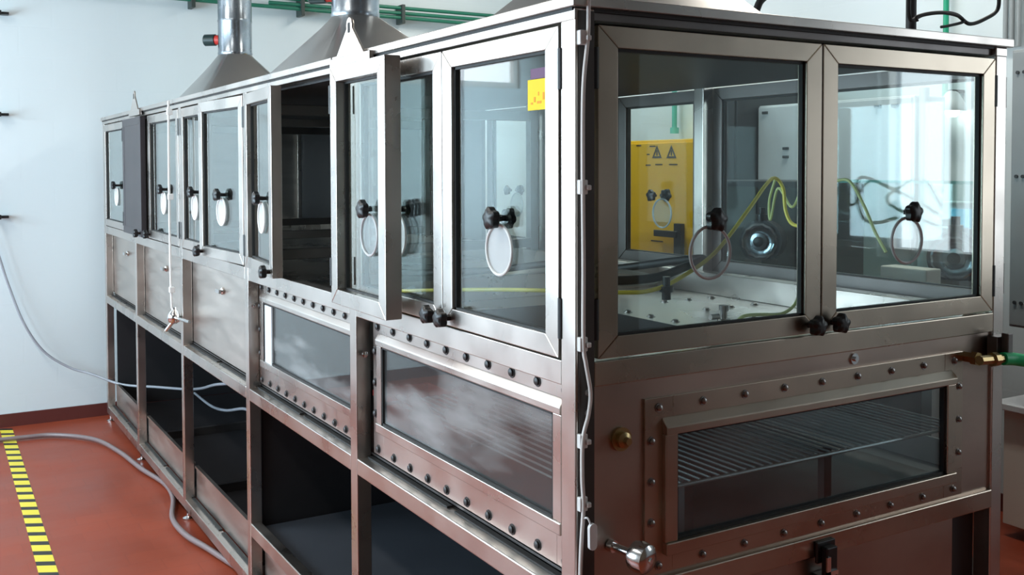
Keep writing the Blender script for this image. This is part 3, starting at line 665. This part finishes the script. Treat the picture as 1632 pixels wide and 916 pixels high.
# yellow safety cabinet
yc = empty('yellow_cabinet', (3.2, 3.27, FLOOR), 'yellow safety cabinet with warning signs and a dark lever handle', 'cabinet')
box(3.0, 3.42, 2.76, 3.79, FLOOR, 1.765).build('body', yellow, yc, .006)
box(2.985, 2.999, 2.78, 3.775, 0, 1.745).build('door', yellow, yc, .003)
def onyc(px, py): return at(px, py, 0, 2.984)
hn = MB(); a = onyc(1085, 356); b = onyc(1085, 408); c = onyc(1050, 368)
hn.box(2.955, 2.984, a.y-.035, a.y+.035, b.z, a.z); hn.box(2.94, 2.965, min(a.y, c.y), max(a.y, c.y), c.z-.03, c.z+.01)
hn.build('lever_handle', black, yc, .003)
sg = MB()
for px in (1047, 1070):
    c = onyc(px, 245); R = .055
    tri = [(c.y, c.z+R), (c.y+R*.87, c.z-R*.5), (c.y-R*.87, c.z-R*.5)]; tri2 = [(c.y, c.z+R*.55), (c.y+R*.5, c.z-R*.28), (c.y-R*.5, c.z-R*.28)]
    for k in range(3):
        k2 = (k+1) % 3; ring = [tri[k], tri[k2], tri2[k2], tri2[k]]
        sg.hexa([(2.9845, y, z) for y, z in ring], [(2.983, y, z) for y, z in ring])
    sg.box(2.983, 2.9845, c.y-.006, c.y+.006, c.z-.012, c.z+.022)
for px, py, w in ((1018, 232, .05), (1040, 233, .06), (1033, 263, .05), (1050, 262, .07), (1073, 262, .08), (1047, 384, .12), (1033, 246, .03)):
    c = onyc(px, py); sg.box(2.983, 2.9845, c.y-w/2, c.y+w/2, c.z-.004, c.z+.004)
sg.build('warning_signs', dk_ink, yc)
# teal pipe over it
c = at(1075, 160, 0, XR-.06)
tag(MB().tube([(XR-.06, c.y, 3.4), (XR-.06, c.y, 1.86)], .018, smooth=False).lathe((XR-.06, c.y, 1.82), (0, 0, 1), [(0, .03), (.04, .03)], 12).build('teal_pipe', teal_pipe, None, smooth=True), 'upright teal pipe on the wall above the yellow cabinet', 'pipe')
c = at(1508, 10, 0, XR-.06)
tag(MB().tube([(XR-.06, c.y, 3.5), (XR-.06, c.y, 1.94)], .014, smooth=False).build('green_riser', mat('riser green', (.02, .35, .2), .4), None, smooth=True), 'upright bright green pipe on the wall behind the looped cable', 'pipe')

for k, px in enumerate((1603, 1613, 1624)):
    c = at(px, 20, 0, XR-.03)
    tag(MB().tube([(XR-.03, c.y, 3.4), (XR-.03, c.y, 2.16)], .012, smooth=False).build('grey_conduit', greycab, None, smooth=True), 'grey conduit above the grey wall cabinet, ' + ('left', 'middle', 'right')[k] + ' of the three', 'pipe', 'grey conduits at the right edge')
# dark tall cabinet, white tall cabinet, grey cabinet
dc = empty('dark_cabinet', (3.1, 2.62, FLOOR), 'tall dark grey cabinet between the yellow and the white cabinets', 'cabinet')
box(2.75, 3.38, 2.475, 2.745, FLOOR, 2.0).build('body', darkcab, dc, .005); box(2.738, 2.749, 2.485, 2.735, 0, 1.97).build('door', darkcab, dc, .002); box(2.72, 2.738, 2.50, 2.515, 1.1, 1.25).build('handle', chrome, dc)
wc = empty('white_cabinet', (3.15, 1.96, FLOOR), 'tall white equipment cabinet with small dark latches on its doors', 'cabinet')
box(2.90, 3.12, 1.465, 2.465, FLOOR, 1.925).build('body', whitem, wc, .006)
for a, b in ((1.475, 1.965), (1.972, 2.455)):
    d = box(2.885, 2.899, a, b, 0, 1.915).build('door', whitem, wc, .004)
    for y, z in ((2.248, 1.69), (2.248, 1.645), (2.40, 1.885)) if a > 1.9 else ((1.658, 1.88), (1.561, 1.88)): box(2.875, 2.885, y-.018, y+.018, z-.007, z+.007).build('latch', darkcab, d)
tag(MB().tube([(2.86, 1.385, FLOOR), (2.86, 1.385, 1.95)], .022, smooth=False).build('white_riser', whitem, None, smooth=True), 'upright white pipe standing at the right edge of the white cabinet', 'pipe')
wl_ = empty('reflected_lamp', (3.40, 1.61, 1.84), 'glowing lamp shape added for a lamp reflection seen through the right end door', 'lamp')  # added glowing shade and bulb stand in for a lamp's reflection
MB().lathe((3.37, 1.61, 1.87), (0, 0, 1), [(0, .07), (.02, .072), (.09, .03), (.10, .012)], 24).build('reflected_lamp_shade', whitem, wl_, smooth=True)
MB().lathe((3.37, 1.61, 1.84), (0, 0, 1), [(0, .02), (.02, .035), (.03, .035)], 20).build('reflected_lamp_bulb', tubem, wl_, smooth=True)
box(3.36, 3.45, 1.595, 1.625, 1.96, 1.975).build('reflected_lamp_arm', darkcab, wl_)
gc = empty('grey_wall_cabinet', (3.2, .80, .89), 'blue grey sheet cabinet on the wall, right of the machine', 'cabinet')
box(3.05, 3.44, .35, 1.085, .89, 2.10).build('body', greycab, gc, .005); box(3.038, 3.049, .36, 1.075, .90, 2.09).build('door', greycab, gc, .003)
hgs = MB()
for z in (1.0, 1.55, 2.0): hgs.lathe((3.038, 1.05, z), (-1, 0, 0), [(0, .008), (.006, .008)], 10); hgs.lathe((3.038, 1.02, z), (-1, 0, 0), [(0, .008), (.006, .008)], 10)
hgs.build('screw', darkcab, gc)
ws = empty('white_bench', (3.2, .75, FLOOR), 'white low bench under the grey wall cabinet', 'bench')
box(3.10, 3.44, .30, 1.20, .50, .53).build('top', whitem, ws, .004); box(3.14, 3.43, .34, 1.16, FLOOR+.06, .50).build('cupboard', cream, ws, .003)

# steel bench behind the machine with pumps
bn = empty('steel_bench', (2.1, 1.0, FLOOR), 'dark steel bench standing behind the machine under the pumps', 'bench')
box(1.84, 2.20, .56, 2.25, 1.07, 1.10).build('top', steel_dk, bn, .003)
for x in (1.87, 2.17):
    for y in (.60, 2.21): box(x-.02, x+.02, y-.02, y+.02, FLOOR, 1.07).build('leg', steel, bn)
box(2.155, 2.165, .66, 2.18, .2, 1.07).build('back_panel', darkcab, bn)
def pump(x, y, label):
    e = empty('pump', (x, y, 1.10), label, 'pump', 'pumps on the steel bench')
    d = Vector((-.87, -.5, 0)).normalized(); c = Vector((x, y, 1.275))
    MB().lathe(c, d, [(-.10, .05), (-.10, .085), (.0, .085), (.01, .092), (.02, .092), (.02, .085)], 30).build('motor_housing', darkcab, e, smooth=True)
    f = MB().lathe(c+d*.02, d, [(0, .078), (.012, .078), (.018, .070), (.010, .060), (.010, .040), (.024, .036), (.026, .015)], 30, 12, .03)
    f.build('face_plate', steel_br, e, smooth=True)
    MB().lathe(c+d*.04, d, [(0, .022), (.012, .022), (.014, .015)], 20).build('hub', black, e, smooth=True)
    MB().box(x-.05, x+.05, y-.05, y+.05, 1.10, 1.20).box(x-.08, x+.08, y-.08, y+.08, 1.10, 1.115).build('pedestal', steel_dk, e, .003)
    MB().lathe(c+Vector((0, 0, .085)), (0, 0, 1), [(0, .025), (.03, .025), (.03, .015), (.06, .015)], 14).build('outlet', black, e, smooth=True)
pump(2.05, 1.58, 'small round faced pump seen through the left end door')
pump(2.05, .64, 'small round faced pump seen through the right end door')
bx = at(1469, 425, 0, 1.95)
tag(box(1.855, 1.935, bx.y-.09, bx.y+.10, 1.101, 1.245).build('cream_box', cream, None, .005), 'small cream box on the steel bench left of the right pump', 'box')
dr = empty('dark_rack', (2.4, 1.80, FLOOR), 'low dark rack standing behind the left pump', 'rack')
box(2.26, 2.58, 1.48, 2.14, FLOOR, 1.53).build('body', darkcab, dr, .004)
for a, b in ((1.50, 1.80), (1.82, 2.12)): box(2.25, 2.259, a, b, .2, 1.50).build('front_panel', mat('rack face', (.06, .07, .065), .4), dr)
gg = empty('glass_guard', (2.185, 1.0, 1.101), 'clear glass guard with teal top edge standing on the steel bench', 'guard')
box(2.182, 2.188, .66, 1.34, 1.101, 1.53).build('pane', gl_tint, gg); box(2.179, 2.191, .66, 1.34, 1.53, 1.542).build('edge', teal_pipe, gg)
sc = empty('monitor', (2.64, 1.02, FLOOR), 'white instrument with a cyan screen on a stand above the right pump', 'monitor')
box(2.60, 2.67, .925, 1.10, 1.27, 1.45).build('body', whitem, sc, .006)
box(2.594, 2.601, .96, 1.05, 1.345, 1.42).build('screen', screenm, sc)
MB().lathe((2.635, 1.01, FLOOR), (0, 0, 1), [(0, .12), (.02, .12), (.03, .015), (1.27-FLOOR, .015)], 20).build('stand', steel_dk, sc, smooth=True)
